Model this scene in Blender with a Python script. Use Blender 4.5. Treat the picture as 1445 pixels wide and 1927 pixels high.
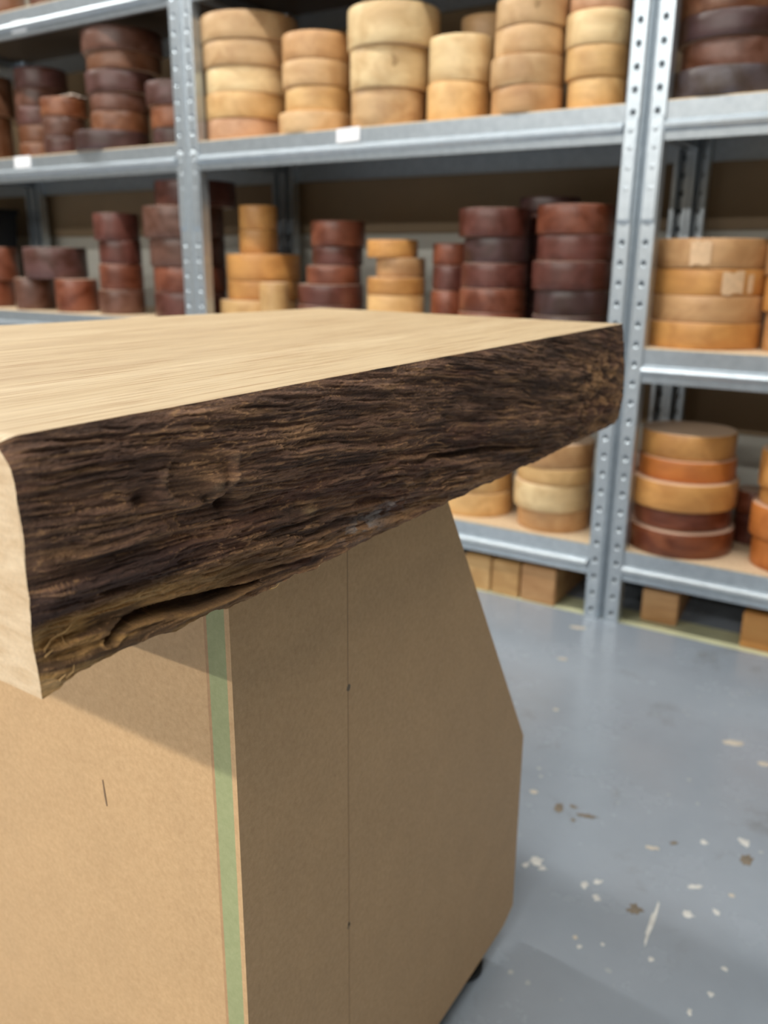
import bpy, bmesh, math, random
import numpy as np
from mathutils import Vector, Matrix, Euler

random.seed(7)
for o in list(bpy.data.objects):
    bpy.data.objects.remove(o)
scene = bpy.context.scene
C = scene.collection

# ------------------------------------------------------------------ camera
CAM_H = 0.85
F_PX = 1582.287
cam_d = bpy.data.cameras.new('camera')
cam = bpy.data.objects.new('camera', cam_d)
C.objects.link(cam)
cam.location = (0, 0, CAM_H)
_r = Vector((0.84501009, 0.53468481, 0.00837231))
_u = -Vector((0.15998664, -0.2378398, -0.95803784))
_f = Vector((-0.51025701, 0.81089111, -0.28651946))
cam.rotation_euler = Matrix(((_r.x, _u.x, -_f.x), (_r.y, _u.y, -_f.y), (_r.z, _u.z, -_f.z))).to_euler()
cam_d.sensor_fit = 'VERTICAL'
cam_d.lens = 6.86
cam_d.sensor_height = 6.86 * 1927 / F_PX
cam_d.sensor_width = 6.86 * 1445 / F_PX
cam_d.clip_start = 0.01
cam_d.dof.use_dof = True
cam_d.dof.focus_distance = 0.50
cam_d.dof.aperture_fstop = 1.6
scene.camera = cam

# ------------------------------------------------------------------ world, exposure
w = bpy.data.worlds.new('world')
scene.world = w
w.use_nodes = True
w.node_tree.nodes['Background'].inputs[0].default_value = (0.75, 0.85, 1.0, 1)
w.node_tree.nodes['Background'].inputs[1].default_value = 0.05
scene.view_settings.view_transform = 'Standard'
scene.view_settings.look = 'None'
scene.view_settings.exposure = 0.0
scene.view_settings.gamma = 1.0
scene.view_settings.use_curve_mapping = False

# lamp rows of the workshop: (x, y) of each ceiling batten, hung at LAMP_Z
LAMP_Z = 2.72
LAMP_W = 62.0
LAMPS = [(-3.3, -2.0, .75), (-1.7, -2.0, .75), (0.0, -2.0, .75), (-3.3, -4.2, 1.1), (-1.7, -4.2, 1.1), (-0.1, -4.2, 1.1), (1.5, -4.2, 1.1), (-4.2, 1.15, .42), (-2.8, 1.15, .42), (-1.4, 1.15, .32), (0.0, 1.15, .26)]

# ------------------------------------------------------------------ helpers
def srgb(r, g, b, a=1.0):
    def k(c):
        c = c / 255.0
        return c / 12.92 if c <= 0.04045 else ((c + 0.055) / 1.055) ** 2.4
    return (k(r), k(g), k(b), a)

def tag(o, label=None, cat=None, group=None, kind=None):
    if label: o['label'] = label
    if cat: o['category'] = cat
    if group: o['group'] = group
    if kind: o['kind'] = kind
    return o

def empty(name, loc=(0, 0, 0)):
    o = bpy.data.objects.new(name, None)
    o.empty_display_size = 0.05
    C.objects.link(o)
    o.location = loc
    return o

def link(name, me, mat=None, parent=None, loc=(0, 0, 0)):
    o = bpy.data.objects.new(name, me)
    C.objects.link(o)
    o.location = loc
    if mat is not None and not me.materials:
        me.materials.append(mat)
    if parent is not None:
        o.parent = parent
    return o

def mesh_from_bm(bm, name, smooth=False):
    bmesh.ops.recalc_face_normals(bm, faces=bm.faces)
    me = bpy.data.meshes.new(name)
    bm.to_mesh(me)
    bm.free()
    if smooth:
        for p in me.polygons: p.use_smooth = True
    return me

def add_box(bm, x0, x1, y0, y1, z0, z1):
    vs = [bm.verts.new(p) for p in ((x0, y0, z0), (x1, y0, z0), (x1, y1, z0), (x0, y1, z0),
                                    (x0, y0, z1), (x1, y0, z1), (x1, y1, z1), (x0, y1, z1))]
    for f in ((0, 3, 2, 1), (4, 5, 6, 7), (0, 1, 5, 4), (1, 2, 6, 5), (2, 3, 7, 6), (3, 0, 4, 7)):
        bm.faces.new([vs[i] for i in f])

def box(name, x0, x1, y0, y1, z0, z1, mat, parent=None, bevel=0.0, loc=(0, 0, 0)):
    bm = bmesh.new()
    add_box(bm, x0, x1, y0, y1, z0, z1)
    if bevel:
        bmesh.ops.bevel(bm, geom=bm.edges[:], offset=bevel, segments=2, affect='EDGES', profile=0.5)
    return link(name, mesh_from_bm(bm, name), mat, parent, loc)

def extrude_poly(pts, axis, t0, t1):
    """closed polygon in the plane normal to axis, extruded from t0 to t1"""
    bm = bmesh.new()
    def P(a, b, t):
        return {'x': (t, a, b), 'y': (a, t, b), 'z': (a, b, t)}[axis]
    A = [bm.verts.new(P(a, b, t0)) for a, b in pts]
    B = [bm.verts.new(P(a, b, t1)) for a, b in pts]
    n = len(pts)
    bm.faces.new(A)
    bm.faces.new(B[::-1])
    for i in range(n):
        bm.faces.new((A[i], B[i], B[(i + 1) % n], A[(i + 1) % n]))
    return bm

# ------------------------------------------------------------------ node materials
class NT:
    def __init__(self, name):
        self.m = bpy.data.materials.new(name)
        self.m.use_nodes = True
        self.t = self.m.node_tree
        self.b = self.t.nodes['Principled BSDF']
    def n(self, kind, **kw):
        nd = self.t.nodes.new(kind)
        for k, v in kw.items():
            if k.startswith('i_'):
                nd.inputs[k[2:].replace('_', ' ')].default_value = v
            else:
                setattr(nd, k, v)
        return nd
    def l(self, a, b): self.t.links.new(a, b)
    def coord(self, scale=(1, 1, 1), out='Object', rot=(0, 0, 0)):
        tc = self.n('ShaderNodeTexCoord')
        mp = self.n('ShaderNodeMapping')
        mp.inputs['Scale'].default_value = scale
        mp.inputs['Rotation'].default_value = rot
        self.l(tc.outputs[out], mp.inputs[0])
        return mp.outputs[0]
    def noise(self, vec, scale=5, detail=4, rough=0.55, dist=0.0):
        nz = self.n('ShaderNodeTexNoise')
        nz.inputs['Scale'].default_value = scale
        nz.inputs['Detail'].default_value = detail
        nz.inputs['Roughness'].default_value = rough
        nz.inputs['Distortion'].default_value = dist
        self.l(vec, nz.inputs['Vector'])
        return nz.outputs['Fac']
    def ramp(self, fac, stops, interp='LINEAR'):
        r = self.n('ShaderNodeValToRGB')
        r.color_ramp.interpolation = interp
        e = r.color_ramp.elements
        while len(e) < len(stops): e.new(0.5)
        for k, (p, c) in enumerate(stops):
            e[k].position = p
            e[k].color = c if isinstance(c, tuple) else (c, c, c, 1)
        self.l(fac, r.inputs[0])
        return r.outputs[0]
    def mix(self, a, b, fac, mode='MIX'):
        m = self.n('ShaderNodeMix', data_type='RGBA', blend_type=mode)
        for s, v in ((6, a), (7, b), (0, fac)):
            if hasattr(v, 'is_linked') or hasattr(v, 'node'):
                self.l(v, m.inputs[s])
            else:
                m.inputs[s].default_value = v
        return m.outputs[2]
    def bump(self, h, strength=0.3, dist=0.002):
        b = self.n('ShaderNodeBump')
        b.inputs['Strength'].default_value = strength
        b.inputs['Distance'].default_value = dist
        self.l(h, b.inputs['Height'])
        self.l(b.outputs[0], self.b.inputs['Normal'])
    def base(self, c):
        if isinstance(c, tuple): self.b.inputs['Base Color'].default_value = c
        else: self.l(c, self.b.inputs['Base Color'])
    def set(self, **kw):
        for k, v in kw.items():
            self.b.inputs[k.replace('_', ' ')].default_value = v

def plain(name, col, rough=0.6, metal=0.0, spec=0.5, var=0.0, vscale=20):
    t = NT(name)
    if var:
        f = t.noise(t.coord(), vscale, 5, 0.6)
        lo = tuple(c * (1 - var) for c in col[:3]) + (1,)
        hi = tuple(min(1, c * (1 + var)) for c in col[:3]) + (1,)
        t.base(t.ramp(f, [(0.3, lo), (0.7, hi)]))
    else:
        t.base(col)
    t.set(Roughness=rough, Metallic=metal)
    t.b.inputs['Specular IOR Level'].default_value = spec
    return t.m

M = {}
# galvanised steel: zinc spangle, semi matt
t = NT('galvanised_steel')
f = t.noise(t.coord(), 55, 4, 0.6)
g = t.noise(t.coord((1, 1, 0.15)), 14, 3, 0.5)
c = t.mix(t.ramp(f, [(0.3, srgb(190, 201, 210)), (0.7, srgb(206, 216, 224))]), t.ramp(g, [(0.3, 0.92), (0.7, 1.0)]), 0.6, 'MULTIPLY')
t.base(c); t.set(Metallic=0.75, Roughness=0.36)
t.bump(f, 0.06, 0.0006)
M['steel'] = t.m
M['hole'] = plain('post_inside', srgb(60, 62, 62), 0.8)
M['card'] = plain('white_card', srgb(246, 247, 250), 0.5)
M['rubber'] = plain('black_rubber', srgb(18, 18, 19), 0.55)
M['bin'] = plain('black_plastic', srgb(20, 22, 28), 0.4)
M['paper'] = plain('paper', srgb(176, 160, 148), 0.8)
M['white_paint'] = plain('white_paint_fleck', srgb(214, 215, 212), 0.6, var=0.2, vscale=60)
M['brown_spot'] = plain('bare_concrete_spot', srgb(128, 118, 104), 0.7, var=0.25, vscale=40)
M['cream_spot'] = plain('cream_paint_fleck', srgb(206, 198, 184), 0.6, var=0.12, vscale=50)
M['stripe'] = plain('cream_floor_paint', srgb(214, 216, 178), 0.45, var=0.12, vscale=18)
M['lamp_body'] = plain('white_enamel', srgb(235, 235, 235), 0.4)

# chipboard shelf deck
t = NT('chipboard')
f = t.noise(t.coord((1, 1, 1)), 140, 4, 0.7)
t.base(t.ramp(f, [(0.3, srgb(214, 184, 146)), (0.7, srgb(244, 224, 192))])); t.set(Roughness=0.6)
M['deck'] = t.m
M['deck_under'] = plain('brown_underside', srgb(84, 74, 64), 0.6)  # darker brown for the downward faces of the shelf boards
# hardboard behind the racks, wall plaster
M['hardboard'] = plain('brown_hardboard', srgb(150, 130, 104), 0.7, var=0.08, vscale=6)
M['wall'] = plain('wall_paint', srgb(206, 206, 198), 0.8, var=0.04, vscale=3)
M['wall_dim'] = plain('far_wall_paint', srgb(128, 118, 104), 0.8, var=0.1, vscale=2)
M['ceil'] = plain('ceiling_paint', srgb(150, 150, 150), 0.9)

# painted workshop floor
t = NT('grey_floor_paint')
v = t.coord()
big = t.noise(v, 1.6, 5, 0.6)
mid = t.noise(v, 9, 6, 0.65)
col = t.mix(t.ramp(big, [(0.3, srgb(150, 161, 173)), (0.7, srgb(164, 174, 186))]), t.ramp(mid, [(0.25, 0.86), (0.75, 1.0)]), 0.7, 'MULTIPLY')
vor = t.n('ShaderNodeTexVoronoi'); vor.inputs['Scale'].default_value = 26
t.l(v, vor.inputs['Vector'])
wob = t.noise(v, 90, 3, 0.6)
dm = t.n('ShaderNodeMath', operation='ADD'); t.l(vor.outputs['Distance'], dm.inputs[0])
wm = t.n('ShaderNodeMath', operation='MULTIPLY'); t.l(wob, wm.inputs[0]); wm.inputs[1].default_value = 0.28; t.l(wm.outputs[0], dm.inputs[1])
speck = t.ramp(dm.outputs[0], [(0.21, 1.0), (0.25, 0.0)])
area = t.ramp(t.noise(v, 3.1, 3, 0.6), [(0.5, 0.0), (0.62, 1.0)])
sm = t.n('ShaderNodeMath', operation='MULTIPLY'); t.l(speck, sm.inputs[0]); t.l(area, sm.inputs[1])
sm2 = t.n('ShaderNodeMath', operation='MULTIPLY'); t.l(sm.outputs[0], sm2.inputs[0]); sm2.inputs[1].default_value = 0.65
col = t.mix(col, srgb(205, 206, 200), sm2.outputs[0])
dirt = t.ramp(t.noise(v, 5.3, 6, 0.7, 0.4), [(0.58, 0.0), (0.75, 0.55)])
col = t.mix(col, srgb(108, 106, 98), dirt)
t.base(col); t.l(t.ramp(mid, [(0.3, 0.17), (0.75, 0.33)]), t.b.inputs['Roughness'])
t.bump(mid, 0.05, 0.001)
M['floor'] = t.m

# MDF: fine pressed fibre
def mdf(name, lo, hi):
    t = NT(name)
    f = t.noise(t.coord(), 230, 5, 0.75)
    g = t.noise(t.coord(), 22, 5, 0.65)
    c = t.mix(t.ramp(f, [(0.3, lo), (0.7, hi)]), t.ramp(g, [(0.3, 0.90), (0.7, 1.0)]), 0.8, 'MULTIPLY')
    t.base(c); t.set(Roughness=0.55)
    t.bump(f, 0.05, 0.0005)
    return t.m
M['mdf'] = mdf('mdf_board', srgb(194, 156, 112), srgb(214, 178, 132))
M['mdf_edge'] = mdf('mdf_sawn_edge', srgb(205, 178, 140), srgb(222, 198, 162))
M['mdf_green'] = mdf('green_moisture_board', srgb(152, 158, 112), srgb(168, 172, 126))
M['mdf_seam'] = mdf('mdf_seam', srgb(178, 138, 98), srgb(192, 154, 112))
M['pencil'] = plain('pencil_line', srgb(158, 130, 98), 0.7)
M['scuff'] = plain('dark_scuff', srgb(120, 96, 74), 0.7)
M['plug'] = plain('filler_plug', srgb(118, 104, 86), 0.7)
M['plug_light'] = plain('filled_screw_hole', srgb(150, 128, 98), 0.6)

# turned blanks: colour comes from the object, grain from the node noise
def blank_mat(name, rough, coat, var, pale=0.0):
    t = NT(name)
    oi = t.n('ShaderNodeObjectInfo')
    tc = t.n('ShaderNodeTexCoord')
    off = t.n('ShaderNodeVectorMath', operation='ADD')
    rnd = t.n('ShaderNodeMath', operation='MULTIPLY'); t.l(oi.outputs['Random'], rnd.inputs[0]); rnd.inputs[1].default_value = 37.0
    t.l(tc.outputs['Object'], off.inputs[0]); t.l(rnd.outputs[0], off.inputs[1])
    mp = t.n('ShaderNodeMapping'); mp.inputs['Scale'].default_value = (2.0, 28, 34)
    t.l(off.outputs[0], mp.inputs[0])
    fine = t.noise(mp.outputs[0], 3.0, 5, 0.65, 0.3)
    mp2 = t.n('ShaderNodeMapping'); mp2.inputs['Scale'].default_value = (4, 9, 9)
    t.l(off.outputs[0], mp2.inputs[0])
    patch = t.noise(mp2.outputs[0], 2.2, 3, 0.5, 0.6)
    c = t.mix(oi.outputs['Color'], t.ramp(fine, [(0.25, 1 - var * 0.7), (0.75, 1.0)]), 1.0, 'MULTIPLY')
    c = t.mix(c, t.ramp(patch, [(0.35, (1 - var, 1 - var * 1.35, 1 - var * 1.7, 1)), (0.6, (1, 1, 1, 1))]), 1.0, 'MULTIPLY')
    if pale: c = t.mix(c, srgb(236, 210, 186), pale)
    t.base(c); t.set(Roughness=rough, Coat_Weight=coat, Coat_Roughness=0.35)
    t.bump(fine, 0.08, 0.001)
    return t.m
M['blank'] = blank_mat('wood_blank', 0.5, 0.12, 0.22)
M['blank_dark'] = blank_mat('waxed_dark_blank', 0.42, 0.25, 0.46)
M['blank_face'] = blank_mat('sawn_disc_face', 0.42, 0.15, 0.15, 0.68)

# slab top: ash / oak long grain along y
t = NT('slab_planed_face')
v = t.coord()
bands = t.noise(t.coord((26, 0.5, 26)), 1.0, 4, 0.55, 0.25)
pores = t.noise(t.coord((420, 9, 420)), 1.0, 3, 0.6)
fibre = t.noise(t.coord((900, 60, 900)), 1.0, 2, 0.6)
c = t.ramp(bands, [(0.28, srgb(200, 174, 136)), (0.5, srgb(210, 186, 147)), (0.72, srgb(219, 197, 160))])
c = t.mix(c, t.ramp(pores, [(0.34, srgb(188, 154, 112)), (0.50, (1, 1, 1, 1))]), 0.7, 'MULTIPLY')
c = t.mix(c, t.ramp(fibre, [(0.3, 0.84), (0.7, 1.0)]), 0.7, 'MULTIPLY')
t.base(c); t.set(Roughness=0.5)
t.bump(pores, 0.16, 0.0008)
M['slab'] = t.m
# sawn end grain: growth rings
t = NT('slab_end_grain')
rings = t.noise(t.coord((40, 1, 190)), 1.0, 4, 0.6, 0.5)
spk = t.noise(t.coord((600, 600, 600)), 1.0, 3, 0.6)
c = t.ramp(rings, [(0.3, srgb(206, 176, 138)), (0.7, srgb(230, 206, 172))])
c = t.mix(c, t.ramp(spk, [(0.3, 0.86), (0.6, 1.0)]), 0.8, 'MULTIPLY')
t.base(c); t.set(Roughness=0.65)
M['slab_end'] = t.m
# bark: pigment is a vertex attribute of the bark mesh, fine fibre on top
t = NT('bark')
at = t.n('ShaderNodeAttribute', attribute_name='pigment')
fib = t.noise(t.coord((260, 26, 620), rot=(math.radians(-6), 0, 0)), 1.0, 5, 0.7, 0.15)
spk = t.noise(t.coord((700, 420, 700)), 1.0, 4, 0.7)
c = t.mix(at.outputs['Color'], t.ramp(fib, [(0.25, 0.5), (0.55, 1.0), (0.8, 1.5)]), 0.85, 'MULTIPLY')
c = t.mix(c, t.ramp(spk, [(0.3, 0.72), (0.7, 1.2)]), 0.7, 'MULTIPLY')
t.base(c); t.set(Roughness=0.72)
hm = t.n('ShaderNodeMath', operation='ADD'); t.l(fib, hm.inputs[0]); t.l(spk, hm.inputs[1])
t.bump(hm.outputs[0], 0.8, 0.0014)
M['bark'] = t.m
M['splinter'] = plain('pale_splinter', srgb(196, 158, 104), 0.7)

# ================================================================== the room
RF = 1.9177            # front plane of the racks (y)
WY = 2.44              # back wall
X0, X1, Y0, ZC = -6.2, 4.2, -6.0, 2.9
def struct(o): o['kind'] = 'structure'; return o
floor = struct(box('floor', X0, X1, Y0, WY, -0.1, 0.0, M['floor']))
struct(box('wall_back', X0, X1, WY, WY + 0.1, 0, ZC, M['wall']))
struct(box('wall_left', X0 - 0.1, X0, Y0, WY, 0, ZC, M['wall_dim']))
struct(box('wall_right', X1, X1 + 0.1, Y0, WY, 0, ZC, M['wall_dim']))
struct(box('wall_front', X0, X1, Y0 - 0.1, Y0, 0, ZC, M['wall_dim']))
struct(box('ceiling', X0, X1, Y0, WY, ZC, ZC + 0.1, M['ceil']))
box('painted_stripe', X0, X1, 1.925, 2.02, 0.0, 0.0006, M['stripe'], floor)

# flecks of paint, bare spots and scuffs on the floor
def blot(name, x, y, rx, ry, ang, mat, n=18, jag=0.3, seed=0):
    rg = random.Random(seed * 13 + 5)
    pts = []
    for k in range(n):
        a = 2 * math.pi * k / n
        q = 1 + jag * (rg.random() * 2 - 1)
        px, py = rx * q * math.cos(a), ry * q * math.sin(a)
        pts.append((px * math.cos(ang) - py * math.sin(ang), px * math.sin(ang) + py * math.cos(ang)))
    bm = extrude_poly(pts, 'z', 0.0, 0.0005)
    return link(name, mesh_from_bm(bm, name), mat, floor, (x, y, 0.0))
blots = [(-0.184, 0.972, .0045, .041, .06, 'white_paint', .35), (-0.362, 1.008, .016, .012, .4, 'white_paint', .5),
         (-0.348, 0.998, .010, .006, .9, 'white_paint', .5), (-0.372, 0.992, .006, .010, .2, 'white_paint', .5),
         (-0.380, 1.146, .011, .016, .1, 'brown_spot', .3), (-0.335, 1.150, .024, .007, .35, 'brown_spot', .35),
         (-0.362, 1.162, .010, .006, .0, 'brown_spot', .3), (-0.350, 1.128, .006, .005, .0, 'brown_spot', .3),
         (-0.179, 1.506, .030, .013, .45, 'cream_spot', .15), (-0.120, 1.463, .016, .010, .3, 'cream_spot', .2),
         (-0.285, 0.998, .008, .010, .3, 'white_paint', .4), (-0.271, 1.014, .011, .006, .5, 'white_paint', .4),
         (-0.262, 0.982, .007, .009, .5, 'white_paint', .4), (-0.162, 1.187, .008, .008, .0, 'white_paint', .4),
         (-0.110, 1.220, .011, .013, .0, 'white_paint', .5), (-0.100, 1.180, .016, .018, .0, 'brown_spot', .3),
         (-0.147, 1.021, .012, .009, .2, 'white_paint', .5), (-0.150, 1.08, .013, .007, .6, 'white_paint', .5),
         (-0.104, 1.09, .006, .006, .6, 'cream_spot', .3), (-0.431, 1.164, .010, .007, .1, 'cream_spot', .2),
         (-0.115, 1.045, .006, .008, .6, 'white_paint', .4), (-0.228, 0.905, .004, .004, .6, 'white_paint', .3),
         (-0.252, 0.885, .005, .004, .6, 'white_paint', .3), (-0.262, 0.897, .005, .005, .6, 'cream_spot', .3),
         (-0.168, 0.915, .006, .005, .6, 'white_paint', .3), (-0.092, 0.90, .005, .006, .2, 'white_paint', .4),
         (-0.108, 0.86, .004, .008, .2, 'white_paint', .4), (-0.086, 0.95, .006, .005, .2, 'white_paint', .4),
         (-0.225, 1.13, .012, .006, .2, 'cream_spot', .4), (-0.20, 1.16, .010, .005, .8, 'brown_spot', .4),
         (-0.21, 0.99, .016, .012, .8, 'brown_spot', .4), (-0.57, 1.66, .016, .008, .3, 'cream_spot', .3),
         (-0.60, 1.84, .030, .012, .3, 'cream_spot', .3), (-0.50, 1.44, .008, .006, .3, 'cream_spot', .3)]
for k, (x, y, rx, ry, an, mt, jg) in enumerate(blots):
    rx *= .66; ry *= .70 if ry < .03 else 1.0
    blot({'white_paint': 'paint_fleck', 'brown_spot': 'bare_spot', 'cream_spot': 'paint_spot'}[mt], x, y, rx, ry, an, M[mt], jag=jg, seed=k)

# brown hardboard sheets fixed to the wall behind the racks
for (x0, x1, z0, z1, lab) in ((-5.0, 1.4, 0.935, 1.60, 'wide brown hardboard sheet on the wall behind the racks, upper strip'),
                              (-5.0, 1.4, 0.405, 0.63, 'narrow brown hardboard strip low on the wall behind the racks')):
    tag(box('hardboard_sheet', x0, x1, WY - 0.0125, WY - 0.0005, z0, z1, M['hardboard']), lab, 'wall panel')

# ceiling battens
def lamp(x, y, pw):
    e = empty('ceiling_lamp', (x, y, LAMP_Z))
    pr = [(-.05, .05), (.05, .05), (.045, .0), (-.045, .0)]
    link('housing', mesh_from_bm(extrude_poly(pr, 'x', -.6, .6), 'housing'), M['lamp_body'], e)
    pr = [(-.04, 0.0), (.04, 0.0), (.03, -.018), (-.03, -.018)]
    link('diffuser', mesh_from_bm(extrude_poly(pr, 'x', -.59, .59), 'diffuser'), M['diffuser'], e)
    for sx in (-.4, .4):
        box('hanger', sx - .004, sx + .004, -.004, .004, .05, ZC - LAMP_Z, M['lamp_body'], e)
    ld = bpy.data.lights.new('batten_light', 'AREA')
    ld.shape = 'RECTANGLE'; ld.size = 1.18; ld.size_y = 0.07; ld.energy = LAMP_W * pw; ld.color = (1.0, 0.965, 0.90)
    lo = bpy.data.objects.new('batten_light', ld); C.objects.link(lo); lo.parent = e; lo.location = (0, 0, -.022)
    return e
t = NT('lamp_diffuser'); t.base((1, 1, 1, 1)); t.b.inputs['Emission Color'].default_value = (1, .97, .92, 1); t.b.inputs['Emission Strength'].default_value = 6.0
M['diffuser'] = t.m
for k, (x, y, pw) in enumerate(LAMPS):
    tag(lamp(x, y, pw), 'white linear ceiling batten lamp hanging above the workshop', 'lamp', 'ceiling batten lamps')

# ================================================================== the racks
PW, PD, PITCH, PH = 0.0425, 0.036, 0.0435, 2.04
def post_mesh(mirror=False):
    """cold-rolled upright: chamfered inner side, row of dimpled holes down the front"""
    bm = bmesh.new()
    fx0, fx1 = 0.004, 0.0315
    n = int(PH / PITCH)
    seg = 16
    def V(x, y, z): return bm.verts.new((x, y, z))
    holes = []
    for k in range(n):
        z0, z1 = k * PITCH, (k + 1) * PITCH
        cx, cz = (fx0 + fx1) / 2, (z0 + z1) / 2
        ring = []
        for j in range(seg):
            a = 2 * math.pi * j / seg
            ca, sa = math.cos(a), math.sin(a)
            hw, hh = (fx1 - fx0) / 2, PITCH / 2
            q = min(hw / abs(ca) if abs(ca) > 1e-6 else 9, hh / abs(sa) if abs(sa) > 1e-6 else 9)
            # snap diagonal-ish samples onto the corner so cells tile
            ring.append((cx + ca * q, cz + sa * q, ca, sa))
        outer = [V(x, 0, z) for x, z, _, _ in ring]
        r1 = [V(cx + c_ * .0068, 0, cz + s_ * .0085) for _, _, c_, s_ in ring]
        r2 = [V(cx + c_ * .0036, .0032, cz + s_ * .0048) for _, _, c_, s_ in ring]
        r3 = [V(cx + c_ * .0030, .0075, cz + s_ * .0040) for _, _, c_, s_ in ring]
        for A, B in ((outer, r1), (r1, r2), (r2, r3)):
            for j in range(seg):
                bm.faces.new((A[j], A[(j + 1) % seg], B[(j + 1) % seg], B[j]))
        f = bm.faces.new(r3); holes.append(f)
        # fill the four corners of the cell
        corners = ((fx1, z1), (fx0, z1), (fx0, z0), (fx1, z0))
        for (qx, qz) in corners:
            idx = sorted(range(seg), key=lambda j: (ring[j][0] - qx) ** 2 + (ring[j][1] - qz) ** 2)[:2]
            a_, b_ = outer[idx[0]], outer[idx[1]]
            if (a_.co.x - b_.co.x) and (a_.co.z - b_.co.z):
                bm.faces.new((a_, b_, V(qx, 0, qz)))
    H = n * PITCH
    prof = [(0.0315, 0), (0.0335, -.0012), (0.0355, .0008), (0.0415, .007), (PW, .010), (PW, PD), (PW - .010, PD), None, (.010, PD), (0, PD), (0, .003), (.0012, .0006), (.004, 0)]
    A = [V(q_[0], q_[1], 0) if q_ else None for q_ in prof]; B = [V(q_[0], q_[1], H) if q_ else None for q_ in prof]
    for i in range(len(prof) - 1):
        if A[i] and A[i + 1]: bm.faces.new((A[i], A[i + 1], B[i + 1], B[i]))
    if mirror:
        for v in bm.verts: v.co.x = PW - v.co.x
    bmesh.ops.recalc_face_normals(bm, faces=bm.faces)
    hs = set(f.index for f in holes)
    for f in holes: f.material_index = 1
    me = bpy.data.meshes.new('post'); bm.to_mesh(me); bm.free()
    me.materials.append(M['steel']); me.materials.append(M['hole'])
    return me
post_R = post_mesh(False)     # upright at the right end of a rack (joint on its +x side)
post_L = post_mesh(True)

def sleeve_mesh(mirror):
    """pressed splice plate with rivet bumps where the two lengths of upright join"""
    bm = bmesh.new()
    L = 0.215
    pr = [(.003, 0), (.003, -.0022), (.0305, -.0022), (.0315, 0)]
    q = [(.003, 0.0), (.0045, -.0024), (.0295, -.0024), (.031, 0.0)]
    A = [bm.verts.new((x, y, .006)) for x, y in q]
    A0 = [bm.verts.new((x, y * .2, 0)) for x, y in q]
    B = [bm.verts.new((x, y, L - .006)) for x, y in q]
    B0 = [bm.verts.new((x, y * .2, L)) for x, y in q]
    for v in A: v.co.z = .010; v.co.y *= 2.0
    for P, Q in ((A0, A), (A, B), (B, B0)):
        for i in range(3): bm.faces.new((P[i], P[i + 1], Q[i + 1], Q[i]))
    for zc in (.03, .072, .115, .155, .19):
        rings = []
        for (rr, dy) in ((.0062, -.0024), (.005, -.0040), (.0025, -.0046)):
            rings.append([bm.verts.new((.0172 + rr * math.cos(a), dy, zc + rr * 1.25 * math.sin(a))) for a in [2 * math.pi * j / 12 for j in range(12)]])
        for P, Q in zip(rings, rings[1:]):
            for j in range(12): bm.faces.new((P[j], P[(j + 1) % 12], Q[(j + 1) % 12], Q[j]))
        bm.faces.new(rings[-1])
    if mirror:
        for v in bm.verts: v.co.x = PW - v.co.x
    return mesh_from_bm(bm, 'splice_plate')
sleeve_R, sleeve_L = sleeve_mesh(False), sleeve_mesh(True)
for me in (sleeve_R, sleeve_L): me.materials.append(M['steel'])

RW, RD = 1.32, 0.47
BEAM = [(.004, -.003), (.006, -.038), (-.003, -.041), (-.0075, -.0445), (-.0090, -.050), (-.0075, -.0555), (-.003, -.0595), (.004, -.0625), (.005, -.078), (.022, -.078), (.022, -.0755), (.0065, -.0755), (.0062, -.003)]
SHELVES = [0.1895, 0.6685, 1.1738, 1.6073]
SHN = ['bottom', 'second', 'third', 'top']
beam_me = mesh_from_bm(extrude_poly(BEAM, 'x', PW + .0005, RW - PW - .0005), 'beam'); beam_me.materials.append(M['steel'])
side_me = mesh_from_bm(extrude_poly([(.004, -.006), (.006, -.006), (.006, -.050), (.018, -.050), (.018, -.052), (.004, -.052)], 'y', PD, RD - PD), 'side_beam'); side_me.materials.append(M['steel'])
bmd = bmesh.new(); add_box(bmd, PW + .001, RW - PW - .001, .0065, RD - .0065, -.018, 0)
add_box(bmd, .004, PW + .001, PD + .002, RD - PD - .002, -.018, 0); add_box(bmd, RW - PW - .001, RW - .004, PD + .002, RD - PD - .002, -.018, 0)
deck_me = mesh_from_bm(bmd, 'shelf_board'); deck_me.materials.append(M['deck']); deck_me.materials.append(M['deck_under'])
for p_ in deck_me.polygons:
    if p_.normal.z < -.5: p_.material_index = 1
rear_me = beam_me.copy()
FRONT = {}
def rack(x, label):
    e = empty('shelving_rack', (x, RF, 0))
    tag(e, label, 'shelving rack', 'galvanised racks along the wall')
    def put(name, me, loc, rz=0.0):
        o = link(name, me, None, e, loc); o.rotation_euler.z = rz; return o
    pl_ = put('post', post_L, (0, 0, 0)); pr_ = put('post', post_R, (RW - PW, 0, 0))
    put('post', post_R, (PW, RD, 0), math.pi); put('post', post_L, (RW, RD, 0), math.pi)
    for z0 in (0.93,):
        link('splice_plate', sleeve_L, None, pl_, (0, 0, z0)); link('splice_plate', sleeve_R, None, pr_, (0, 0, z0))
    for z in SHELVES:
        FRONT[label, z] = put('beam', beam_me, (0, 0, z))
        put('beam', beam_me, (RW, RD, z), math.pi)
        put('side_beam', side_me, (0, 0, z)); put('side_beam', side_me, (RW, RD, z), math.pi)
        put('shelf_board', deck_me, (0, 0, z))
    return e
def card(rk, shelf, cx, z, wd=.062, hh=.032, tilt=0.0):
    bm = bmesh.new(); add_box(bm, -wd / 2, wd / 2, -.0012, 0, -hh / 2, hh / 2)
    o = link('label_card', mesh_from_bm(bm, 'label_card'), M['card'], FRONT[rk['label'], shelf], (cx, .0035, z - shelf)); o.rotation_euler = (math.radians(-3), tilt, 0)
    o['label'] = 'blank white label card stuck on the steel beam'
rA = rack(-3.213, 'galvanised rack with dark waxed discs on its third shelf')
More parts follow.
